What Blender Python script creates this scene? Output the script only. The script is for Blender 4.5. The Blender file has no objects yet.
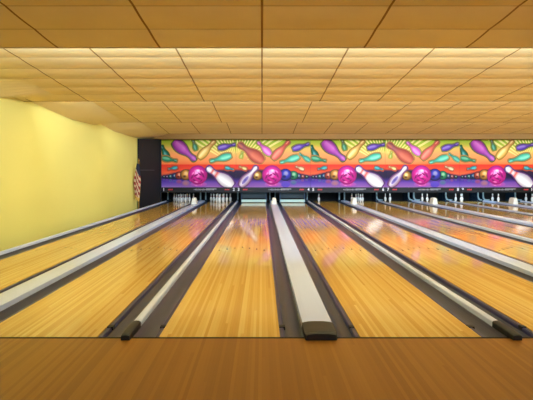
import bpy, math, random
from mathutils import Vector
random.seed(7)
C = bpy.context.scene.collection
SC = bpy.context.scene

# ------------------------------------------------------------------ helpers
def s2l(c):
    out = []
    for v in c:
        v = v / 255.0
        out.append(v / 12.92 if v <= 0.04045 else ((v + 0.055) / 1.055) ** 2.4)
    return tuple(out)

def mat(name, rgb, rough=0.5, spec=0.5, metal=0.0, coat=0.0):
    m = bpy.data.materials.new(name); m.use_nodes = True
    b = m.node_tree.nodes['Principled BSDF']
    b.inputs['Base Color'].default_value = (*s2l(rgb), 1)
    b.inputs['Roughness'].default_value = rough
    b.inputs['Specular IOR Level'].default_value = spec
    b.inputs['Metallic'].default_value = metal
    b.inputs['Coat Weight'].default_value = coat
    return m

class MB:
    """collects faces; build() links them as one mesh object"""
    def __init__(self): self.v = []; self.f = []; self.mi = []; self.col = []; self.uv = []
    def poly(self, pts, mi=0, cols=None, uvs=None):
        n = len(self.v); self.v += [tuple(p) for p in pts]
        self.f.append(tuple(range(n, n + len(pts)))); self.mi.append(mi)
        self.col += list(cols) if cols else [(1, 1, 1)] * len(pts)
        self.uv += list(uvs) if uvs else [(0, 0)] * len(pts)
    def grid(self, rows, mi=0, cols=None, closed=False):
        """rows of equal length of points -> shared-vertex quads"""
        n = len(self.v); w = len(rows[0])
        for i, r in enumerate(rows):
            self.v += [tuple(p) for p in r]
            self.col += list(cols[i]) if cols else [(1, 1, 1)] * w
            self.uv += [(0, 0)] * w
        for i in range(len(rows) - 1):
            for j in range(w if closed else w - 1):
                k = (j + 1) % w
                self.f.append((n + i * w + j, n + i * w + k, n + (i + 1) * w + k, n + (i + 1) * w + j))
                self.mi.append(mi)
    def box(self, x0, x1, y0, y1, z0, z1, mi=0, bev=0.0):
        if bev > 0:
            # chamfered along y: octagonal section
            b = bev
            sec = [(x0 + b, z0), (x1 - b, z0), (x1, z0 + b), (x1, z1 - b), (x1 - b, z1), (x0 + b, z1), (x0, z1 - b), (x0, z0 + b)]
            self.extrude(sec, y0, y1, mi); return
        p = [(x0, y0, z0), (x1, y0, z0), (x1, y1, z0), (x0, y1, z0), (x0, y0, z1), (x1, y0, z1), (x1, y1, z1), (x0, y1, z1)]
        for q in ((0, 3, 2, 1), (4, 5, 6, 7), (0, 1, 5, 4), (1, 2, 6, 5), (2, 3, 7, 6), (3, 0, 4, 7)):
            self.poly([p[i] for i in q], mi)
    def extrude(self, sec, y0, y1, mi=0, caps=True):
        """closed (x,z) section swept along y"""
        self.grid([[(x, y0, z) for x, z in sec], [(x, y1, z) for x, z in sec]], mi, closed=True)
        if caps:
            self.poly([(x, y0, z) for x, z in sec], mi)
            self.poly([(x, y1, z) for x, z in reversed(sec)], mi)
    def lathe(self, prof, cx, cy, cz, n=16, mi=0):
        for a, b in ((i, i + 1) for i in range(len(prof) - 1)):
            pass
        rows = []
        for r, z in prof:
            rows.append([(cx + r * math.cos(2 * math.pi * k / n), cy + r * math.sin(2 * math.pi * k / n), cz + z) for k in range(n)])
        self.grid(rows, mi, closed=True)
        self.poly(list(reversed(rows[0])), mi); self.poly(rows[-1], mi)
    def build(self, name, mats, parent=None, smooth=False, merge=False, autos=None):
        me = bpy.data.meshes.new(name)
        me.from_pydata(self.v, [], self.f)
        for m in (mats if isinstance(mats, (list, tuple)) else [mats]): me.materials.append(m)
        me.polygons.foreach_set('material_index', self.mi)
        ca = me.color_attributes.new('Col', 'FLOAT_COLOR', 'POINT')
        ca.data.foreach_set('color', [x for c in self.col for x in (*c, 1.0)])
        ul = me.uv_layers.new(name='UVMap')
        for lp in me.loops: ul.data[lp.index].uv = self.uv[lp.vertex_index]
        if smooth: me.polygons.foreach_set('use_smooth', [True] * len(me.polygons))
        me.update()
        o = bpy.data.objects.new(name, me); C.objects.link(o)
        if parent: o.parent = parent
        return o

def tag(o, label, cat, group=None):
    o['label'] = label; o['category'] = cat
    if group: o['group'] = group
    return o
def struct(o): o['kind'] = 'structure'; return o
def thing(name, loc, label, cat, group=None):
    o = bpy.data.objects.new(name, None); C.objects.link(o); o.location = loc
    o.empty_display_size = 0.1
    return tag(o, label, cat, group)
def off(o, root):
    """mesh built in world metres: shift its data so that it sits under the root"""
    for v in o.data.vertices: v.co -= root.location
    return o

# ------------------------------------------------------------------ materials
def wood(name, c_dark, c_mid, c_light, board=0.0268, seglen=2.2, rough=0.12, spec=0.5, coat=0.0, rvar=0.03, grain=0.4, seam_f=0.3):
    m = bpy.data.materials.new(name); m.use_nodes = True
    nt = m.node_tree; N = nt.nodes; L = nt.links; b = N['Principled BSDF']
    geo = N.new('ShaderNodeNewGeometry'); sep = N.new('ShaderNodeSeparateXYZ'); L.new(geo.outputs['Position'], sep.inputs[0])
    def M(op, a, bb=None, c=None):
        n = N.new('ShaderNodeMath'); n.operation = op
        for i, x in enumerate((a, bb, c)):
            if x is None: continue
            if isinstance(x, (int, float)): n.inputs[i].default_value = x
            else: L.new(x, n.inputs[i])
        return n.outputs[0]
    xs = M('DIVIDE', sep.outputs['X'], board); xi = M('FLOOR', xs); xf = M('FRACT', xs)
    w1 = N.new('ShaderNodeTexWhiteNoise'); w1.noise_dimensions = '1D'; L.new(xi, w1.inputs['W'])
    ys = M('ADD', M('DIVIDE', sep.outputs['Y'], seglen), M('MULTIPLY', w1.outputs['Value'], 13.0))
    yi = M('FLOOR', ys)
    cmb = N.new('ShaderNodeCombineXYZ'); L.new(xi, cmb.inputs[0]); L.new(yi, cmb.inputs[1])
    w2 = N.new('ShaderNodeTexWhiteNoise'); w2.noise_dimensions = '2D'; L.new(cmb.outputs[0], w2.inputs['Vector'])
    ramp = N.new('ShaderNodeValToRGB'); e = ramp.color_ramp.elements
    e[0].position = 0.0; e[0].color = (*s2l(c_dark), 1); e[1].position = 1.0; e[1].color = (*s2l(c_light), 1)
    k = ramp.color_ramp.elements.new(0.45); k.color = (*s2l(c_mid), 1)
    # grain
    g = N.new('ShaderNodeCombineXYZ'); L.new(M('MULTIPLY', sep.outputs['X'], 160.0), g.inputs[0]); L.new(M('MULTIPLY', sep.outputs['Y'], 2.2), g.inputs[1])
    L.new(M('MULTIPLY', w2.outputs['Value'], 30.0), g.inputs[2])
    nz = N.new('ShaderNodeTexNoise'); nz.inputs['Scale'].default_value = 1.0; nz.inputs['Detail'].default_value = 4; L.new(g.outputs[0], nz.inputs['Vector'])
    fac = M('ADD', M('MULTIPLY', w2.outputs['Value'], 1.0 - grain), M('MULTIPLY', nz.outputs[0], grain))
    L.new(fac, ramp.inputs[0])
    seam = M('GREATER_THAN', M('ABSOLUTE', M('SUBTRACT', xf, 0.5)), 0.475)
    mix = N.new('ShaderNodeMix'); mix.data_type = 'RGBA'; mix.blend_type = 'MULTIPLY'
    L.new(M('MULTIPLY', seam, seam_f), mix.inputs['Factor']); L.new(ramp.outputs[0], mix.inputs[6]); mix.inputs[7].default_value = (0.45, 0.3, 0.18, 1)
    L.new(mix.outputs[2], b.inputs['Base Color'])
    n2 = N.new('ShaderNodeTexNoise'); n2.inputs['Scale'].default_value = 1.3; n2.inputs['Detail'].default_value = 3; L.new(geo.outputs['Position'], n2.inputs['Vector'])
    L.new(M('MULTIPLY_ADD', n2.outputs[0], rvar * 2, rough - rvar), b.inputs['Roughness'])
    b.inputs['Specular IOR Level'].default_value = spec
    b.inputs['Coat Weight'].default_value = coat; b.inputs['Coat Roughness'].default_value = 0.06
    return m

M_LANE = wood('lane_maple', (196, 142, 58), (216, 168, 80), (230, 190, 106), rough=0.075, spec=0.33, rvar=0.015, seglen=9.0, grain=0.25)
M_APPR = wood('approach_maple', (138, 86, 20), (152, 98, 26), (166, 112, 36), board=0.0268, seglen=9.0, rough=0.34, spec=0.25, grain=0.3, seam_f=0.15)
M_SUB = mat('subfloor', (30, 28, 28), 0.9)
M_FOUL = mat('foul_strip', (20, 12, 8), 0.7, 0.2)
M_ARROW = mat('arrow_inlay', (70, 40, 22), 0.25)
M_GUT = mat('gutter_grey', (44, 51, 70), 0.28, 0.5)
M_RAIL = mat('bumper_purple', (44, 42, 84), 0.3, 0.5)
M_BLK = mat('black_plastic', (10, 10, 11), 0.5)
M_ENDCAP = mat('dark_brown_plastic', (24, 21, 14), 0.45)
M_CAP = mat('cap_white', (206, 216, 244), 0.3, 0.5)
M_CAP2 = mat('cap_alu', (216, 220, 234), 0.3, 0.5)
M_HOOD = mat('hood_ivory', (232, 230, 214), 0.45)
M_DARK = mat('pit_black', (16, 16, 18), 0.7)
M_KICK = mat('kick_blue', (34, 58, 78), 0.25)
M_KEDGE = mat('kick_edge', (150, 176, 182), 0.4)
M_SWEEP = mat('sweep_teal', (176, 208, 202), 0.35)
M_TEALD = mat('teal_dark', (18, 42, 50), 0.5)
M_PIN = mat('pin_white', (236, 236, 232), 0.25, coat=0.3)
M_PINRED = mat('pin_red', (190, 30, 30), 0.3)
M_PANEL = mat('black_panel', (11, 11, 15), 0.75)
M_LEDGE = mat('grey_strip', (60, 60, 66), 0.6)
M_SOFF = mat('soffit_tan', (176, 138, 78), 0.8)
M_BACK = mat('room_back', (150, 120, 70), 0.9)
M_GOLD = mat('gold', (176, 132, 50), 0.35, metal=0.6)
M_FRINGE = mat('gold_fringe', (196, 150, 60), 0.8)
M_FR = mat('flag_red', (140, 38, 34), 0.8)
M_FW = mat('flag_white', (196, 172, 140), 0.8)
M_FB = mat('flag_blue', (24, 26, 48), 0.8)
M_RAILB = mat('number_rail', (14, 14, 18), 0.4, 0.3)
M_DIG = mat('digit_white', (240, 240, 244), 0.5)
M_RED = mat('mark_red', (190, 40, 44), 0.5)
M_GREY = mat('mark_grey', (150, 150, 156), 0.5)

def paint_mat():
    m = bpy.data.materials.new('mural_paint'); m.use_nodes = True
    nt = m.node_tree; b = nt.nodes['Principled BSDF']
    a = nt.nodes.new('ShaderNodeVertexColor'); a.layer_name = 'Col'
    nt.links.new(a.outputs[0], b.inputs['Base Color'])
    b.inputs['Roughness'].default_value = 0.5; b.inputs['Specular IOR Level'].default_value = 0.2
    return m
M_ART = paint_mat()

def wall_mat():
    m = mat('yellow_paint', (224, 200, 84), 0.7, 0.25)
    nt = m.node_tree; N = nt.nodes; b = N['Principled BSDF']
    nz = N.new('ShaderNodeTexNoise'); nz.inputs['Scale'].default_value = 0.5; nz.inputs['Detail'].default_value = 2
    g = N.new('ShaderNodeNewGeometry'); nt.links.new(g.outputs['Position'], nz.inputs['Vector'])
    r = N.new('ShaderNodeValToRGB'); r.color_ramp.elements[0].color = (*s2l((234, 220, 116)), 1); r.color_ramp.elements[1].color = (*s2l((240, 227, 128)), 1)
    nt.links.new(nz.outputs[0], r.inputs[0]); nt.links.new(r.outputs[0], b.inputs['Base Color'])
    return m
M_WALL = wall_mat()

def tile_mat():
    m = bpy.data.materials.new('ceiling_tile'); m.use_nodes = True
    nt = m.node_tree; N = nt.nodes; L = nt.links; b = N['Principled BSDF']
    uv = N.new('ShaderNodeUVMap'); uv.uv_map = 'UVMap'; sep = N.new('ShaderNodeSeparateXYZ'); L.new(uv.outputs[0], sep.inputs[0])
    def M(op, a, bb):
        n = N.new('ShaderNodeMath'); n.operation = op
        for i, x in enumerate((a, bb)):
            if isinstance(x, (int, float)): n.inputs[i].default_value = x
            else: L.new(x, n.inputs[i])
        return n.outputs[0]
    def line(v, size, half):
        f = M('FRACT', M('ADD', M('DIVIDE', v, size), 100.5), 0)
        return M('LESS_THAN', M('ABSOLUTE', M('SUBTRACT', f, 0.5), 0), half / size)
    gx = line(sep.outputs['X'], 1.22, 0.012); gy = line(sep.outputs['Y'], 0.61, 0.013)
    gl = M('MAXIMUM', gx, M('MULTIPLY', gy, 0.35))
    nz = N.new('ShaderNodeTexNoise'); nz.inputs['Scale'].default_value = 2.0; nz.inputs['Detail'].default_value = 6; L.new(uv.outputs[0], nz.inputs['Vector'])
    r = N.new('ShaderNodeValToRGB'); r.color_ramp.elements[0].color = (*s2l((228, 202, 140)), 1); r.color_ramp.elements[1].color = (*s2l((238, 216, 154)), 1)
    L.new(nz.outputs[0], r.inputs[0])
    mix = N.new('ShaderNodeMix'); mix.data_type = 'RGBA'; L.new(gl, mix.inputs['Factor']); L.new(r.outputs[0], mix.inputs[6]); mix.inputs[7].default_value = (*s2l((146, 106, 50)), 1)
    L.new(mix.outputs[2], b.inputs['Base Color']); b.inputs['Roughness'].default_value = 0.85; b.inputs['Specular IOR Level'].default_value = 0.2
    return m
M_TILE = tile_mat()

# ------------------------------------------------------------------ layout (metres; camera stands over x=0,y=0)
EYE = 1.448
Y_FOUL, Y_END = 4.31, 23.75
PAIR = 3.353
LW = 1.055
def lane_left(k):                  # k = 1..12
    return (-0.898 if k % 2 else 0.859) + PAIR * ((k - 3) // 2 if k % 2 else (k - 4) // 2)
LANES = list(range(1, 13))
X_WL, X_WR = -5.05, 15.7
Y_MASK = 22.3
ORD = ['first', 'second', 'third', 'fourth', 'fifth', 'sixth', 'seventh', 'eighth', 'ninth', 'tenth', 'eleventh', 'twelfth']

# ---- floor
m = MB()
m.box(X_WL - 0.1, X_WR + 0.1, -4.2, Y_FOUL - 0.022, -0.12, 0.0, 0)
m.box(X_WL - 0.1, X_WR + 0.1, Y_FOUL - 0.022, Y_FOUL + 0.015, -0.12, 0.0, 2)
m.box(X_WL - 0.1, X_WR + 0.1, -4.2, 26.2, -0.2, -0.12, 1)
struct(m.build('floor', [M_APPR, M_SUB, M_FOUL]))

# ---- lanes with inlaid arrows
ldesc = ['beside the yellow wall', 'between the wide white cap and the narrow cap near the yellow wall', 'directly ahead with its sweep bar lowered',
         'with its sweep bar lowered']
for k in LANES:
    x0 = lane_left(k); m = MB()
    m.box(x0, x0 + LW, Y_FOUL + 0.015, Y_END, -0.12, 0.0, 0)
    for j in range(-3, 4):
        cx = x0 + LW / 2 + j * 0.137; cy = 9.45 - abs(j) * 0.12
        m.poly([(cx - 0.016, cy - 0.07, 0.0006), (cx + 0.016, cy - 0.07, 0.0006), (cx, cy + 0.07, 0.0006)], 1)
    o = m.build('bowling_lane', [M_LANE, M_ARROW])
    tag(o, f'{ORD[k-1]} glossy maple bowling lane counting from the yellow wall', 'bowling lane', 'bowling lanes')

# ---- gutters and dividers
def gutter(x0, x1, rail_at_low, label):
    """trough between x0<x1; the lane is at x0 when rail_at_low"""
    w = x1 - x0; m = MB(); n = 12
    root = thing('gutter', ((x0 + x1) / 2, Y_FOUL + 0.015, -0.12), label, 'gutter', 'lane gutters')
    top = [(x0, -0.006)] + [(x0 + 0.012 + (w - 0.024) * i / n, -0.006 - 0.06 * math.sin(math.pi * i / n) ** 0.7) for i in range(n + 1)] + [(x1, -0.006)]
    sec = [(x1, -0.12), (x0, -0.12)] + top
    m.extrude(sec, Y_FOUL + 0.015, Y_END, 0)
    off(m.build('trough', M_GUT, root), root)
    b = MB()
    if rail_at_low: a0, a1 = x0 + 0.004, x0 + 0.046
    else: a0, a1 = x1 - 0.046, x1 - 0.004
    b.extrude([(a0, -0.05), (a1, -0.05), (a1, -0.016), (a1 - 0.01, -0.004), (a0 + 0.01, -0.004), (a0, -0.016)], Y_FOUL + 0.03, Y_END - 1.0)
    rr = off(b.build('bumper_rail', M_RAIL, root), root)
    c = MB(); c.box(a0 - 0.001, a1 + 0.012 if rail_at_low else a1 + 0.001, 4.60, 4.66, -0.03, 0.004)
    off(c.build('end_bracket', M_BLK, rr), root)['label'] = 'black end bracket'

def divider(xc, w, label, wide):
    root = thing('lane_divider', (xc, Y_FOUL, -0.12), label, 'lane divider', 'lane dividers')
    ztop = 0.066 if wide else 0.052; n = 10
    dome = 0.014 if wide else 0.016
    arc = [(xc + w / 2 * math.cos(math.pi * i / n), ztop - dome + dome * math.sin(math.pi * i / n)) for i in range(n + 1)]
    if wide: arc = [(xc + w / 2 * (1 - 2 * i / n), ztop - dome * abs(1 - 2 * i / n) ** 3) for i in range(n + 1)]
    yc = 4.555 if wide else 4.62
    m = MB(); m.extrude([(xc - w / 2, -0.12), (xc + w / 2, -0.12)] + arc, yc, Y_END - 0.3)
    off(m.build('capping', M_CAP if wide else M_CAP2, root), root)
    e = MB(); rows = []
    y_tip = 4.235; g = 0.004
    for y, sc, zs in ((yc, 1, 1), (4.34, 1, 1), (4.28, 1.0, 0.97), (4.25, 0.97, 0.9), (y_tip, 0.92, 0.8)):
        zb = -0.004 if y > 4.33 else 0.001
        if y == 4.34: rows.append([(xc - (w / 2 + g), y, -0.004), (xc + (w / 2 + g), y, -0.004)] + [(xc + (x - xc) * (1 + 2 * g / w), y, z + g) for x, z in arc]); zb = 0.001; 
        rows.append([(xc - (w / 2 + g) * sc, y, zb), (xc + (w / 2 + g) * sc, y, zb)] + [(xc + (x - xc) * (1 + 2 * g / w) * sc, y, (z + g) * zs) for x, z in arc])
    e.grid(rows, 0, closed=True); e.poly(rows[-1], 1); e.poly(list(reversed(rows[0])), 0)
    off(e.build('end_cap', [M_ENDCAP if wide else M_BLK, M_BLK], root), root)['label'] = 'dark plastic end cap'

thin_x, wide_x = [], []
for k in LANES:
    xl = lane_left(k); xr = xl + LW
    nm = ORD[k - 1]
    if k == 1:
        gw = 0.265
        gutter(xl - gw, xl, False, f'grey gutter running between the yellow wall and the {nm} lane')
        divider(xl - gw - 0.025, 0.05, 'narrow light grey cap running along the foot of the yellow wall', False)
    nxt = lane_left(k + 1)
    wide = (k % 2 == 1)
    cw = 0.273 if wide else 0.072
    gw = (nxt - xr - cw) / 2
    gutter(xr, xr + gw, True, f'grey gutter on the far side of the {nm} lane from the yellow wall')
    gutter(nxt - gw, nxt, False, f'grey gutter on the yellow wall side of the {(ORD + ["thirteenth"])[k]} lane')
    xc = (xr + nxt) / 2
    (wide_x if wide else thin_x).append(xc)
    if k < 12:
        divider(xc, cw, (f'wide white cap with dark end between the {nm} and {ORD[k]} lanes' if wide else f'narrow pale cap with black tip between the {nm} and {ORD[k]} lanes'), wide)
    else:
        divider(xc, cw, 'narrow pale cap beyond the twelfth lane', False)

# ---- ivory hoods on the wide caps
for i, xc in enumerate(wide_x):
    z0 = 0.0668; yb = 20.65
    rows = []
    for z, s, dy in ((0, 1, 0), (0.05, 0.96, 0), (0.17, 0.72, 0.0), (0.225, 0.64, 0.015), (0.25, 0.5, 0.05), (0.26, 0.3, 0.1)):
        hw = 0.115 * s; d0 = yb + dy; d1 = yb + 0.42 - dy
        r = 0.03 * s
        rows.append([(xc - hw + r, d0, z0 + z), (xc + hw - r, d0, z0 + z), (xc + hw, d0 + r, z0 + z), (xc + hw, d1 - r, z0 + z),
                     (xc + hw - r, d1, z0 + z), (xc - hw + r, d1, z0 + z), (xc - hw, d1 - r, z0 + z), (xc - hw, d0 + r, z0 + z)])
    m = MB(); m.grid(rows, closed=True); m.poly(list(reversed(rows[0]))); m.poly(rows[-1])
    o = m.build('ball_return_hood', M_HOOD)
    tag(o, f'tapered ivory ball return hood on the wide cap after the {ORD[2*i]} lane', 'ball return hood', 'ball return hoods')

# ------------------------------------------------------------------ walls, ceiling
m = MB(); m.box(X_WL - 0.12, X_WL, -4.2, 26.2, -0.2, 3.6); struct(m.build('wall_left', M_WALL))
m = MB(); m.box(X_WR, X_WR + 0.12, -4.2, 26.2, -0.2, 3.6); struct(m.build('wall_right', M_WALL))
m = MB(); m.box(X_WL - 0.12, X_WR + 0.12, -4.32, -4.2, -0.2, 3.6); struct(m.build('wall_rear', M_BACK))
m = MB(); m.box(X_WL - 0.12, X_WR + 0.12, 26.2, 26.3, -0.2, 3.6); struct(m.build('wall_front', M_DARK))

Z_LO, Z_HI, BAY = 2.923, 3.275, 4.57
EDGES = [1.36 + BAY * i for i in range(-1, 6)]       # low edges, riser just behind
m = MB()
NSUB = 6
for i in range(len(EDGES)):
    y1 = EDGES[i]; y0 = y1 - BAY
    nv = int(BAY / 0.61 * NSUB) + 1
    vs = [0.61 / NSUB * t for t in range(nv)] + [BAY]
    rows = []
    for v in vs:
        f = (v / 0.61) % 1.0
        sag = 0.008 * (1 - (2 * f - 1) ** 2)
        z = Z_LO + (Z_HI - Z_LO) * v / BAY - sag
        rows.append((y1 - v, z, v))
    for a, b in zip(rows, rows[1:]):
        m.poly([(X_WL, a[0], a[1]), (X_WL, b[0], b[1]), (X_WR, b[0], b[1]), (X_WR, a[0], a[1])],
               0, None, [(X_WL, a[2]), (X_WL, b[2]), (X_WR, b[2]), (X_WR, a[2])])
    if i < len(EDGES) - 1:   # riser with small lip
        m.box(X_WL, X_WR, y1, y1 + 0.02, Z_LO - 0.004, Z_HI + 0.01, 1)
m.box(X_WL - 0.1, X_WR + 0.1, -4.3, 26.3, 3.5, 3.6, 1)
# boxed-in strips along the left wall
def panel_z(y):
    e = min(x for x in EDGES if x >= y - 1e-6)
    return Z_LO + (Z_HI - Z_LO) * (e - y) / BAY
for ys in ([(8.6, panel_z(8.6) - EYE - 0.005), (9.5, 1.405), (9.56, 1.407), (10.495, 1.53)], [(10.525, 1.53), (13.2, 1.357), (14.9, 1.386)], [(15.095, 1.50), (17.0, 1.345), (19.6, 1.325)], [(19.67, 1.325), (22.0, 1.40)]):
    for (ya, ha), (yb, hb) in zip(ys, ys[1:]):
        n = 6
        for q in range(n):
            y0_, y1_ = ya + (yb - ya) * q / n, ya + (yb - ya) * (q + 1) / n
            h0_, h1_ = ha + (hb - ha) * q / n, ha + (hb - ha) * (q + 1) / n
            m.poly([(X_WL, y0_, EYE + h0_), (-4.15, y0_, panel_z(y0_) - 0.012), (-4.15, y1_, panel_z(y1_) - 0.012), (X_WL, y1_, EYE + h1_)], 0, None,
                   [(0.3, 0.3)] * 4)
struct(m.build('ceiling', [M_TILE, M_SOFF]))
m = MB(); m.box(X_WL, X_WR, 21.9, 22.45, 2.862, 3.3); struct(m.build('trim_1', M_SOFF))

# ---- black panel between wall and mural
root = thing('black_panel', (-4.85, 21.2, -0.12), 'tall matt black panel filling the gap between yellow wall and mural', 'panel')
A0 = Vector((X_WL + 0.07, 20.05, 0)); A1 = Vector((-4.575, 22.26, 0)); nrm = Vector((-(A1 - A0).y, (A1 - A0).x, 0)).normalized() * 0.05
def P(a, z): return (a.x, a.y, z)
m = MB(); zt0, zt1 = EYE + 1.31, EYE + 1.43
q = [P(A0, -0.12), P(A1, -0.12), P(A1, zt1), P(A0, zt0)]; qb = [P(A0 + nrm, -0.12), P(A1 + nrm, -0.12), P(A1 + nrm, zt1), P(A0 + nrm, zt0)]
m.poly(q); m.poly(list(reversed(qb)))
for a in range(4): b = (a + 1) % 4; m.poly([q[b], q[a], qb[a], qb[b]])
off(m.build('board', M_PANEL, root), root)
m = MB(); m.box(-4.578, -4.522, 22.24, 22.32, 0.07, zt1); off(m.build('edge_post', M_PANEL, root), root)
m = MB(); t0 = A0.lerp(A1, 0.05) - nrm * 0.3; t1 = A0.lerp(A1, 0.7) - nrm * 0.3
for z0, z1 in ((1.47, 1.5),):
    m.poly([P(t0, z0), P(t1, z0), P(t1, z1), P(t0, z1)]); m.poly([P(t0, z1), P(t1, z1), P(A0.lerp(A1, .7), z1), P(A0.lerp(A1, .05), z1)])
    m.poly([P(t0, z0), P(A0.lerp(A1, .05), z0), P(A0.lerp(A1, .7), z0), P(t1, z0)])
off(m.build('ledge_strip', M_LEDGE, root), root)

# ------------------------------------------------------------------ mural (masking units)
MW = PAIR; PXW = 74.3; SX = MW / PXW; SZ = 2.145 / 48.0; Z_TOP = 2.86
def lerp(a, b, t): return tuple(x + (y - x) * t for x, y in zip(a, b))
def ramp(stops, t):
    if t <= stops[0][0]: return stops[0][1]
    for (a, ca), (b, cb) in zip(stops, stops[1:]):
        if t <= b: return lerp(ca, cb, (t - a) / (b - a))
    return stops[-1][1]

class Art:
    """painted artwork on one panel, u,v in panel units (74.3 x 48), v downward"""
    def __init__(self, x0, v0, v1):
        self.x0 = x0; self.v0 = v0; self.v1 = v1; self.m = MB(); self.layer = 0
    def pt(self, u, v):
        u = min(max(u, 0.15), PXW - 0.15); v = min(max(v, self.v0 + 0.1), self.v1 - 0.1)
        return (self.x0 + u * SX, Y_MASK - 0.004 - 0.0012 * self.layer, Z_TOP - v * SZ)
    def next(self): self.layer += 1
    def back(self, fn, nu=60, nv=24):
        rows, cols = [], []
        for i in range(nv + 1):
            v = self.v0 + (self.v1 - self.v0) * i / nv
            rows.append([(self.x0 + (0.1 + (PXW - 0.2) * j / nu) * SX, Y_MASK - 0.004, Z_TOP - v * SZ) for j in range(nu + 1)])
            cols.append([s2l(fn(PXW * j / nu, v)) for j in range(nu + 1)])
        self.m.grid(rows, 0, cols); self.next()
    def quad(self, pts, cols):
        self.m.poly([self.pt(*p) for p in pts], 0, [s2l(c) for c in cols])
    def pin(self, base, head, width, mid, edge, light=None, neck=None, rim=None, shadow=(60, 50, 40), stripe=None):
        light = light or lerp(mid, (255, 255, 255), 0.35); neck = neck or edge; rim = rim or edge
        prof = [(0, .45), (.03, .6), (.1, .8), (.2, .95), (.3, 1.0), (.42, .9), (.54, .66), (.63, .46), (.72, .37), (.79, .38), (.86, .47), (.92, .49), (.965, .38), (1.0, .08)]
        bx, by = base; hx, hy = head; L = math.hypot(hx - bx, hy - by); ax, ay = (hx - bx) / L, (hy - by) / L; nx, ny = -ay, ax
        for grow, flat in ((1.15, True), (0.0, False)):
            rows, cols = [], []
            for t, r in prof:
                rr = r * width / 2 + (grow if flat else 0)
                tt = t * L + ((t - 0.5) * 2 * grow if flat else 0)
                row, cl = [], []
                for s, w in ((-1, 0), (-.72, .35), (-.3, 1.0), (.1, .8), (.55, .35), (1, 0)):
                    row.append(self.pt(bx + ax * tt + nx * rr * s, by + ay * tt + ny * rr * s))
                    if flat: c = shadow
                    else:
                        body = lerp(mid, neck, min(1, max(0, (t - .45) / .35)))
                        c = lerp(rim, body, min(1, w * 2)) if w < .5 else lerp(body, light, (w - .5) * 2 * (1 if .08 < t < .5 or t > .82 else .3))
                        if stripe and (.62 < t < .68 or .74 < t < .80): c = lerp(stripe, c, 0.15)
                    cl.append(s2l(c))
                rows.append(row); cols.append(cl)
            self.m.grid(rows, 0, cols); self.next()
    def ball(self, cu, cv, r, core, mid, edge, hl=(-.2, -.25), flat=1.0):
        n = 28; rings = [(0, core), (.18, core), (.45, mid), (.8, lerp(mid, edge, .5)), (1, edge)]
        rows, cols = [], []
        for q, c in rings:
            off_ = (1 - q) * r
            rows.append([self.pt(cu + hl[0] * off_ + q * r * math.cos(2 * math.pi * k / n), cv + hl[1] * off_ + q * r * math.sin(2 * math.pi * k / n) * flat) for k in range(n)])
            cols.append([s2l(c)] * n)
        self.m.grid(rows, 0, cols, closed=True); self.next()
    def blob(self, pts, c0, c1):
        """fan polygon: centre colour c0, rim colour c1"""
        cx = sum(p[0] for p in pts) / len(pts); cy = sum(p[1] for p in pts) / len(pts)
        for a, b in zip(pts, pts[1:] + pts[:1]): self.quad([(cx, cy), a, b], [c0, c1, c1])
        self.next()
    def rays(self, origin, n, a0, a1, r0, vtop, c, c2):
        ox, oy = origin
        for i in range(n):
            a = math.radians(a0 + (a1 - a0) * (i + .5) / n); da = math.radians((a1 - a0) / n * 0.24)
            def at(an, v): return (ox + (oy - v) * math.tan(an), v)
            vb = oy - r0 * math.cos(a) - random.uniform(0, 2)
            for s in (0,):
                p = [at(a - da, vb), at(a + da, vb), at(a + da, vtop), at(a - da, vtop)]
                if all(0 <= q[0] <= PXW for q in p): self.quad(p, [c2, c2, c, c])
        self.next()

TEAL = ((60, 170, 140), (20, 96, 84)); MINT = ((90, 200, 160), (40, 130, 104)); DGREEN = ((20, 120, 104), (8, 60, 50))
PURP = ((104, 62, 176), (60, 30, 120)); MAG = ((178, 60, 160), (110, 32, 104)); PINK = ((228, 110, 196), (190, 60, 150))
SALM = ((200, 88, 66), (140, 50, 36)); YEL = ((238, 196, 100), (196, 140, 50)); CYAN = ((20, 150, 150), (8, 84, 96))

def top_back(design):
    st = [(-5, (120, 160, 24)), (0, (156, 186, 34)), (5, (184, 194, 52)), (9, (222, 180, 84)), (15, (238, 150, 84)), (21, (240, 134, 70)), (25, (236, 104, 50))]
    def fn(u, v):
        d = u if design == 'B' else PXW - u
        k = max(0.0, 1 - d / 42.0)
        c = ramp(st, v + 3.0 * (1 - k) * 0 - 4.5 * k)
        if design == 'A' and u < 24: c = lerp(c, (248, 140, 60), (1 - u / 24) * 0.35 * min(1, v / 10))
        return c
    return fn
def low_back(design):
    def fn(u, v):
        d = min(u, PXW - u) / (PXW / 2)
        hz = (u if design == 'A' else PXW - u)          # distance from the seam where the balls recede
        k = min(1.0, hz / 26.0)
        edge = 36.5 - 6.0 * k
        sky = ramp([(25, (226, 48, 26)), (30, (238, 70, 34)), (34, (238, 96, 52)), (37, (190, 66, 60))], v)
        fl = ramp([(34, (44, 24, 60)), (38, (44, 26, 90)), (42, (76, 48, 158)), (46, (112, 84, 176)), (48, (150, 124, 184))], v)
        fl = lerp(fl, (156, 84, 156), 0.5 * k * min(1, max(0, (v - 39) / 6)))
        fl = lerp(fl, (30, 16, 34), 0.6 * k * max(0, 1 - abs(v - 37) / 6))
        t = min(1, max(0, (v - edge) / 2.0 + 0.5))
        return lerp(sky, fl, t)
    return fn

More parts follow.
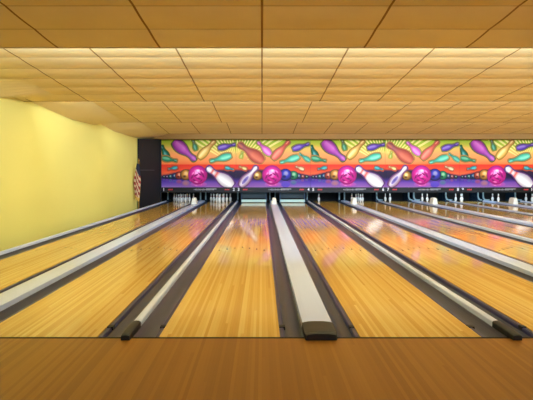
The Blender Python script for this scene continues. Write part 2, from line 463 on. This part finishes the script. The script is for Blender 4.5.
def art_upper(x0, d, W=PXW):
    a = Art(x0, 0, 25)
    a.back(top_back(d))
    R1, R2 = (240, 236, 140), (250, 206, 110)
    if d == 'A':
        a.rays((75, 27), 11, -62, 0, 13, 0.3, R1, R2)
        a.pin((6.3, 18.5), (0.2, 6.5), 5.2, *DGREEN, shadow=(40, 90, 30))
        a.pin((0.3, 23), (16, 26.2), 0.1, *TEAL) if False else a.pin((0.6, 23.2), (16, 26), 0.1, *TEAL) if False else None
        a.pin((0.8, 18.5), (15.5, 21.5), 5.6, (40, 140, 84), (20, 90, 60), shadow=(150, 110, 50))
        a.pin((12.5, 1.8), (34, 20.8), 11.6, *MAG, light=(206, 110, 190), neck=(150, 80, 160), shadow=(96, 92, 40))
        a.pin((34.5, 10.5), (31.5, 0.4), 4.2, (60, 140, 90), (30, 96, 60), neck=(120, 60, 60), shadow=(120, 130, 40))
        a.pin((37.5, 18.5), (53, 1.2), 7.0, *YEL, light=(250, 226, 150), neck=(206, 140, 70), shadow=(160, 120, 40))
        a.pin((56.5, 8.8), (74, 4.8), 6.0, *PURP, shadow=(120, 110, 60))
        a.pin((69.5, 16), (48.5, 21.8), 7.2, *MINT, light=(140, 226, 190), neck=(40, 130, 100), shadow=(150, 120, 60))
    else:
        a.rays((0, 27), 11, 0, 62, 13, 0.3, R1, R2)
        a.pin((27, 22.2), (2.5, 4.2), 12, *SALM, light=(216, 116, 84), neck=(150, 90, 100), shadow=(176, 120, 60))
        a.pin((5.0, 18.5), (6.4, 12.6), 3.0, (170, 180, 60), (120, 140, 40), shadow=(180, 160, 60))
        a.pin((34.5, 15.2), (21.5, 2.2), 7.0, *PINK, light=(246, 160, 220), neck=(176, 70, 140), shadow=(150, 150, 60))
        a.pin((36.5, 19.5), (53, 1.5), 7.6, (234, 112, 90), (190, 70, 60), light=(246, 150, 120), neck=(176, 60, 40), shadow=(150, 110, 50))
        a.pin((56.5, 9.8), (73, 4.2), 6.0, *PURP, shadow=(120, 110, 60))
        a.pin((62.8, 17.2), (44, 23.2), 6.6, *MINT, light=(130, 214, 180), neck=(40, 130, 100), shadow=(150, 120, 60))
        a.pin((73.8, 21.6), (63, 14.2), 4.6, *TEAL, light=(110, 190, 160), shadow=(170, 140, 70))
    return a

def art_lower(x0, d):
    a = Art(x0, 25, 48)
    a.back(low_back(d))
    flip = (lambda u: u) if d == 'A' else (lambda u: PXW - u)
    # receding row of balls from the seam to the big one
    seq = [(2.5, 37.6, 1.6, (20, 50, 70)), (5.5, 37.6, 1.9, (60, 30, 90)), (9, 37.4, 2.3, (20, 84, 96)), (13.2, 37.0, 2.9, (24, 60, 110) if d == 'A' else (120, 40, 60)),
           (17.6, 36.2, 3.6, (176, 60, 40) if d == 'A' else (34, 130, 90)), (24.2, 35.4, 5.0, (214, 140, 50) if d == 'A' else (50, 60, 176))]
    if d == 'B': seq = [(4, 37.6, 1.8, (30, 60, 60)), (8, 37.4, 2.2, (130, 50, 60)), (12, 37, 2.7, (40, 60, 110)), (17, 36.0, 4.2, (40, 140, 90)), (25, 35.4, 5.6, (56, 56, 176))]
    for u, v, r, c in seq:
        a.ball(flip(u), v, r * 1.12, lerp(c, (255, 240, 200), .5), c, lerp(c, (10, 5, 15), .85), hl=(.1, -.35))
        a.blob([(flip(u) + r * (-.25 + .42 * math.cos(t * .7854)), v + r * (.35 + .3 * math.sin(t * .7854))) for t in range(8)], lerp(c, (10, 5, 10), .8), lerp(c, (10, 5, 10), .3))
        a.blob([(flip(u) + r * .8 * math.cos(t * .52), v + r * 1.7 + r * .6 * math.sin(t * .52)) for t in range(12)], lerp(c, (120, 80, 180), .45), lerp(c, (110, 70, 180), .75))
    cu, cv, r = (36.2, 35.6, 9.6) if d == 'A' else (35.8, 35.6, 9.8)
    if d == 'B': a.ball(21.5, 36.2, 4.9, (250, 224, 150), (190, 130, 50), (40, 24, 12)); a.blob([(20.4 + 1.8 * math.cos(t * .7854), 38 + 1.3 * math.sin(t * .7854)) for t in range(8)], (50, 30, 14), (150, 100, 40))
    # reflection
    a.blob([(cu + 1 + 8.5 * math.cos(t * .3927), 45.0 + 2.7 * math.sin(t * .3927)) for t in range(16)], (214, 70, 150), (150, 84, 176))
    a.ball(cu, cv, r, (255, 170, 230), (226, 34, 150), (140, 10, 96), hl=(-.05, -.35))
    def patch(du, dv, rw, rh, rot, c0, c1):
        ca, sa = math.cos(math.radians(rot)), math.sin(math.radians(rot))
        a.blob([(cu + du + rw * math.cos(t * .5236) * ca - rh * math.sin(t * .5236) * sa, cv + dv + rw * math.cos(t * .5236) * sa + rh * math.sin(t * .5236) * ca) for t in range(12)], c0, c1)
    DK, MD, LT = (84, 6, 66), (196, 24, 132), (250, 150, 214)
    for p in ((-5.6, 2.2, 3.6, 1.0, -62, DK, MD), (5.4, 0.6, 3.8, 1.0, 58, DK, MD), (1.4, 3.8, 3.4, 0.9, 20, DK, MD), (-2.2, 0.6, 2.6, 0.7, -30, DK, MD), (3.6, 5.6, 2.2, 0.8, -50, DK, MD),
              (-3.4, 5.2, 2.4, 0.9, 30, DK, MD), (2.6, -0.6, 2.2, 0.6, 35, DK, MD), (-4.4, -1.8, 1.9, 0.7, -50, LT, (226, 40, 150)), (4.6, -3.6, 2.0, 0.6, 45, LT, (226, 40, 150)),
              (0.0, 1.8, 1.6, 0.6, 0, LT, (226, 40, 150)), (-1.4, 7.0, 2.0, 0.6, 10, LT, (190, 30, 120)), (0.4, -4.2, 2.0, 1.1, 0, (255, 246, 252), (246, 130, 206))):
        patch(p[0], p[1], p[2] * 1.25, p[3] * 1.5, p[4], p[5], p[6])
    for p in ((-1.5, 10.6, 2.4, 0.5, 10, (246, 150, 210), (190, 70, 150)), (3.6, 9.8, 1.8, 0.6, -60, (240, 110, 190), (180, 60, 140))):
        patch(*p)
    if d == 'A':
        a.pin((16, 28.0), (7, 29.6), 3.6, *CYAN, shadow=(170, 70, 40))
        a.pin((63.5, 28.2), (72, 30.2), 4.0, *CYAN, shadow=(170, 70, 40))
        a.pin((71, 46.6), (45.5, 28.2), 12.0, (232, 226, 224), (176, 156, 170), light=(255, 252, 250), neck=(236, 230, 228), shadow=(96, 50, 110), stripe=(224, 60, 40))
    else:
        a.pin((10.5, 29.8), (3.5, 27.2), 3.2, (226, 200, 110), (150, 120, 60), shadow=(190, 80, 50))
        a.pin((4.5, 46.8), (20.8, 27.2), 8.4, (196, 176, 200), (150, 110, 120), light=(236, 226, 232), neck=(240, 236, 234), shadow=(110, 60, 110))
        a.blob([(9.2 + 5.2 * math.cos(t * .5236) * .64 - 1.7 * math.sin(t * .5236) * .77, 40.8 - 5.2 * math.cos(t * .5236) * .77 - 1.7 * math.sin(t * .5236) * .64) for t in range(12)], (72, 60, 150), (150, 130, 190))
        a.pin((67.5, 30.2), (59.5, 27.0), 3.4, (226, 190, 130), (150, 120, 80), shadow=(190, 80, 50))
    return a

def digit(txt, x, z, y, size, root, rail):
    cu = bpy.data.curves.new('number', 'FONT'); cu.body = txt; cu.size = size; cu.extrude = 0.002; cu.align_x = 'CENTER'; cu.align_y = 'CENTER'; cu.offset = 0.002
    t = bpy.data.objects.new('number', cu); C.objects.link(t)
    dg = bpy.context.evaluated_depsgraph_get(); dg.update()
    me = bpy.data.meshes.new_from_object(t.evaluated_get(dg)); me.name = 'number'
    C.objects.unlink(t); bpy.data.objects.remove(t)
    for v in me.vertices: v.co = Vector((x + v.co.x, y - v.co.z, z + v.co.y)) 
    me.materials.clear(); me.materials.append(M_DIG)
    o = bpy.data.objects.new('lane_number', me); C.objects.link(o); o.parent = rail; o['label'] = f'white number {txt}'
    return off(o, root)

UX0 = thin_x[0] - PAIR
names_A = ['beside the black panel', 'above the fifth and sixth lanes', 'above the ninth and tenth lanes']
names_B = ['above the third and fourth lanes', 'above the seventh and eighth lanes', 'above the eleventh and twelfth lanes']
Z_RB, Z_RT = 0.485, 0.715
for i in range(6):
    d = 'AB'[i % 2]; x0 = UX0 + PAIR * i
    where = (names_A if d == 'A' else names_B)[i // 2]
    lab = (f'bright mural panel with white pin and magenta ball, {where}' if d == 'A' else f'bright mural panel with salmon pin and magenta ball, {where}')
    root = thing('masking_unit', (x0 + PAIR / 2, Y_MASK, Z_RB), lab, 'mural', 'bowling pin mural panels')
    for nm, v0, v1, art in (('upper_panel', 0, 25, art_upper(x0, d)), ('lower_panel', 25, 48, art_lower(x0, d))):
        b = art.m
        b.box(x0 + 0.004, x0 + PAIR - 0.004, Y_MASK - 0.003, Y_MASK + 0.03, Z_TOP - v1 * SZ + 0.003, Z_TOP - v0 * SZ - 0.003, 1)
        off(b.build(nm, [M_ART, M_DARK], root), root)
    m = MB(); yf = Y_MASK - 0.05
    m.extrude([(x0 + 0.003, Z_RB), (x0 + PAIR - 0.003, Z_RB), (x0 + PAIR - 0.003, Z_RT - 0.003), (x0 + 0.003, Z_RT - 0.003)], yf, Y_MASK + 0.03)
    rail = off(m.build('number_rail', M_RAILB, root), root)
    zc = 0.615
    for txt, xd, side in ((str(2 * i + 1), x0 + 0.115, 1), (str(2 * i + 2), x0 + PAIR - 0.1, -1)):
        digit(txt, xd, zc, yf - 0.003, 0.19, root, rail)
        mk = MB(); xm = xd + side * (0.3)
        for j in range(3):
            xa = xm + (j - 1) * 0.07
            mk.poly([(xa - 0.032, yf - 0.004, zc - 0.035), (xa + 0.032, yf - 0.004, zc - 0.02), (xa + 0.032, yf - 0.004, zc + 0.035), (xa - 0.032, yf - 0.004, zc + 0.02)])
        off(mk.build('red_mark', M_RED, rail), root)
    mk = MB(); rr = random.Random(3)
    for j in range(16):
        xa = x0 + PAIR * 0.44 + j * 0.058; h = rr.choice((0.022, 0.03, 0.04)); w = rr.choice((0.018, 0.024))
        mk.poly([(xa - w, yf - 0.004, zc - h), (xa + w * .4, yf - 0.004, zc - h), (xa + w, yf - 0.004, zc + h), (xa - w * .4, yf - 0.004, zc + h)])
    mk.box(x0 + PAIR * 0.6, x0 + PAIR * 0.74, yf - 0.006, yf - 0.002, zc + 0.01, zc + 0.045)
    off(mk.build('script_lettering', M_GREY, rail), root)

# ------------------------------------------------------------------ pit: sweep bars, kickbacks, pins
for k in (3, 4):
    xc = lane_left(k) + LW / 2
    root = thing('sweep_bar', (xc, 22.6, 0.0), f'pale teal sweep bar lowered across the end of the {ORD[k-1]} lane', 'sweep bar', 'lowered sweep bars')
    m = MB(); m.box(xc - 0.565, xc + 0.565, 22.58, 22.62, 0.03, 0.15, 0)
    off(m.build('sweep_board', M_SWEEP, root), root)
    for s in (-1, 1):
        m = MB(); xa = xc + s * 0.555
        m.box(xa - 0.03, xa + 0.03, 22.62, 22.66, 0.03, 0.9)
        off(m.build('sweep_arm', M_KICK, root), root)
    m = MB(); m.box(xc - 0.53, xc + 0.53, 22.9, 22.93, 0.2, 0.85)
    off(m.build('back_plate', M_TEALD, root), root)

def kick(xs, feet, label):
    root = thing('kickback', (sum(xs) / len(xs), 24.0, -0.12), label, 'kickback', 'kickbacks between the pin decks')
    for x, foot in zip(xs, feet):
        m = MB(); m.box(x - 0.03, x + 0.03, 24.0, 24.9, -0.12, 1.3)
        off(m.build('side_plate', M_KICK, root), root)
        # pale front edge curving into a foot
        n = 8; e = MB(); w = 0.03; side = 1 if foot > 0 else -1
        prof = [(0.0, 1.2), (0.0, 0.06)] if foot == 0 else [(0.0, 1.2), (0.0, 0.25)] + [(0.13 * (1 - math.cos(t * math.pi / 2 / n)), 0.25 - 0.2 * math.sin(t * math.pi / 2 / n)) for t in range(1, n + 1)] + [(abs(foot), 0.047)]
        rows = []
        for i, (dx, z) in enumerate(prof):
            p = prof[max(0, i - 1)]; q = prof[min(len(prof) - 1, i + 1)]; t = Vector((q[0] - p[0], q[1] - p[1])).normalized(); nn = Vector((-t.y, t.x)) * w
            rows.append([(x + side * (dx + nn.x), 23.96, z + nn.y), (x + side * (dx - nn.x), 23.96, z - nn.y), (x + side * (dx - nn.x), 24.0, z - nn.y), (x + side * (dx + nn.x), 24.0, z + nn.y)])
        e.grid(rows, closed=True); e.poly(rows[0]); e.poly(rows[-1])
        off(e.build('edge_strip', M_KEDGE, root), root)
for i, x in enumerate(thin_x[:-1]):
    kick([x], [0.3 if i > 1 else 0], f'pale edged kickback at the pin end between the {ORD[2*i+1]} and {ORD[2*i+2]} lanes')
kick([lane_left(1) - 0.3], [0], 'pale edged kickback at the pin end next to the black panel')
for i, x in enumerate(wide_x):
    kick([x - 0.125, x + 0.125], [0.18, 0.3] if i > 2 else [0, 0], f'double kickback behind the ivory hood after the {ORD[2*i]} lane')

m = MB(); m.box(X_WL, X_WR, 25.0, 25.06, -0.12, 1.6)
tag(m.build('pit_curtain', M_DARK), 'black curtain hanging behind all the pin decks', 'curtain')

PROF = [(0.028, 0), (0.036, .02), (0.0495, .06), (0.0605, .115), (0.055, .16), (0.0395, .2), (0.027, .232), (0.0235, .255), (0.026, .285), (0.0318, .325), (0.030, .35), (0.020, .372), (0.004, .381)]
def pin_mesh():
    m = MB(); n = 14
    rows = [[(r * math.cos(2 * math.pi * k / n), r * math.sin(2 * math.pi * k / n), z) for k in range(n)] for r, z in PROF]
    for i in range(len(rows) - 1):
        m.grid(rows[i:i + 2], 1 if i in (6, ) else 0, closed=True)
    m.poly(list(reversed(rows[0]))); m.poly(rows[-1])
    return m.build('bowling_pin', [M_PIN, M_PINRED], smooth=True)
S = 0.3048
SPOT = {1: (0, 0), 2: (-.5, 1), 3: (.5, 1), 4: (-1, 2), 5: (0, 2), 6: (1, 2), 7: (-1.5, 3), 8: (-.5, 3), 9: (.5, 3), 10: (1.5, 3)}
SPOTW = {1: 'head pin at the front', 2: 'second row pin nearer the yellow wall', 3: 'second row pin farther from the yellow wall',
         4: 'third row pin nearest the yellow wall', 5: 'middle pin of the third row', 6: 'third row pin farthest from the yellow wall',
         7: 'back corner pin nearest the yellow wall', 8: 'inner back row pin nearer the yellow wall', 9: 'inner back row pin farther from the yellow wall',
         10: 'back corner pin farthest from the yellow wall'}
STAND = {1: range(1, 11), 2: range(1, 11), 5: (4,), 6: (7, 4, 8, 2, 5), 7: (7, 4), 8: (7, 4), 9: (7, 4, 8), 10: (7, 4), 11: (7, 4)}
proto = None
for k, ps in STAND.items():
    xc = lane_left(k) + LW / 2
    for p in ps:
        if proto is None: o = proto = pin_mesh()
        else: o = proto.copy(); C.objects.link(o)
        dx, row = SPOT[p]
        o.location = (xc + dx * S, 22.85 + row * S * 0.866, 0.0)
        o['label'] = f'white pin on the {ORD[k-1]} lane, {SPOTW[p]}' if k != 5 else 'lone white pin standing on the fifth lane'
        o['category'] = 'bowling pin'; o['group'] = f'pins on the {ORD[k-1]} lane'

# ------------------------------------------------------------------ flag on a pole by the wall
fx, fy = -4.82, 19.4
root = thing('flag_stand', (fx, fy, -0.12), 'furled striped national flag with gold fringe on a pole by the yellow wall', 'flag')
m = MB(); m.lathe([(0.11, 0), (0.11, 0.02), (0.05, 0.05), (0.03, 0.1)], fx, fy, -0.12, 20); off(m.build('base', M_GOLD, root, True), root)
m = MB(); m.lathe([(0.016, 0.1), (0.016, 1.93)], fx, fy, -0.12, 10); off(m.build('pole', M_GOLD, root, True), root)
m = MB(); m.lathe([(0.01, 0), (0.026, 0.02), (0.03, 0.05), (0.015, 0.09), (0.003, 0.13)], fx, fy, 1.81, 10); off(m.build('finial', M_GOLD, root, True), root)
m = MB(); nz_, na = 72, 40
rows = []
for i in range(nz_ + 1):
    t = i / nz_; z = 1.74 - 1.36 * t
    wid = 0.035 + 0.085 * min(1, t * 2.0) - 0.09 * max(0, t - .5)
    rr = []
    for j in range(na):
        a = 2 * math.pi * j / na
        rad = wid * (1 + 0.22 * math.cos(5 * a + 2.2 * t) + 0.1 * math.cos(9 * a - 3 * t))
        rr.append((fx - 0.03 - 0.03 * t + rad * math.cos(a), fy - 0.02 + 0.7 * rad * math.sin(a), z - 0.12 * t * max(0, math.cos(a + 0.6))))
    rows.append(rr)
m.grid(rows, 0, closed=True); m.poly(rows[0]); m.poly(list(reversed(rows[-1])))
fi = 0
for i in range(nz_):
    for j in range(na):
        a = 2 * math.pi * (j + .5) / na; t = (i + .5) / nz_
        q = t * 12.5 - 1.9 * math.cos(a)
        if t < 0.24 + 0.10 * math.cos(a): mi = 2
        else: mi = int(math.floor(q)) % 2
        if t > 0.9 or (t > 0.62 and math.cos(a) > 0.86): mi = 3
        m.mi[fi] = mi; fi += 1
off(m.build('flag_cloth', [M_FR, M_FW, M_FB, M_FRINGE], root, True), root)

# ------------------------------------------------------------------ light
def area(name, loc, sx, sy, power, col, direction):
    l = bpy.data.lights.new(name, 'AREA'); l.shape = 'RECTANGLE'; l.size = sx; l.size_y = sy; l.energy = power; l.color = col
    o = bpy.data.objects.new(name, l); C.objects.link(o); o.location = loc
    o.rotation_euler = Vector(direction).to_track_quat('-Z', 'Y').to_euler()
    return o
XC = (X_WL + X_WR) / 2 + 0.4; XS = X_WR - X_WL - 1.8
WARM = (0.62, 0.78, 1.0); NEU = (0.62, 0.78, 1.0)
POW = [110, 320, 1150, 740, 460, 180]
for e, p in zip(EDGES[0:6], POW):
    area('baffle_lamp', (XC, e + 0.1, 3.12), XS, 0.14, p, WARM if e < 5 else NEU, (0, 1, 0.42) if e < 19 else (0, 1, 0.2))
# concourse lamps over the approach, behind the viewpoint
area('concourse_lamp', (2.0, -2.2, 2.85), 9, 1.2, 25, WARM, (0, 0.35, -1))
# pit lamps over the pin decks
PIT = {1: 0.6, 2: 3.5, 3: 5, 4: 5, 5: 2, 6: 4, 7: 9, 8: 11, 9: 20, 10: 10, 11: 6}
for k, p in PIT.items():
    xc = lane_left(k) + LW / 2
    area('pit_lamp', (xc - (0.15 if k > 4 else 0), 22.5, 1.0), 0.9, 0.08, p, (0.62, 0.84, 1.0), (0, 0.75, -0.8))

w = bpy.data.worlds.new('World'); SC.world = w; w.use_nodes = True
w.node_tree.nodes['Background'].inputs[0].default_value = (0.02, 0.018, 0.015, 1)

# ------------------------------------------------------------------ camera
cam = bpy.data.cameras.new('Camera'); co = bpy.data.objects.new('Camera', cam); C.objects.link(co)
F = 496.0
cam.sensor_width = 36; cam.lens = F / 533 * 36; cam.clip_start = 0.05
co.location = (0, 0, EYE)
co.rotation_euler = (math.radians(90), 0, 0)
cam.shift_x = 4.5 / 533; cam.shift_y = -29 / 533
SC.camera = co
SC.view_settings.view_transform = 'Standard'; SC.view_settings.look = 'None'; SC.view_settings.gamma = 1
SC.view_settings.exposure = 0.0
try: SC.view_settings.use_curve_mapping = False
except Exception: pass
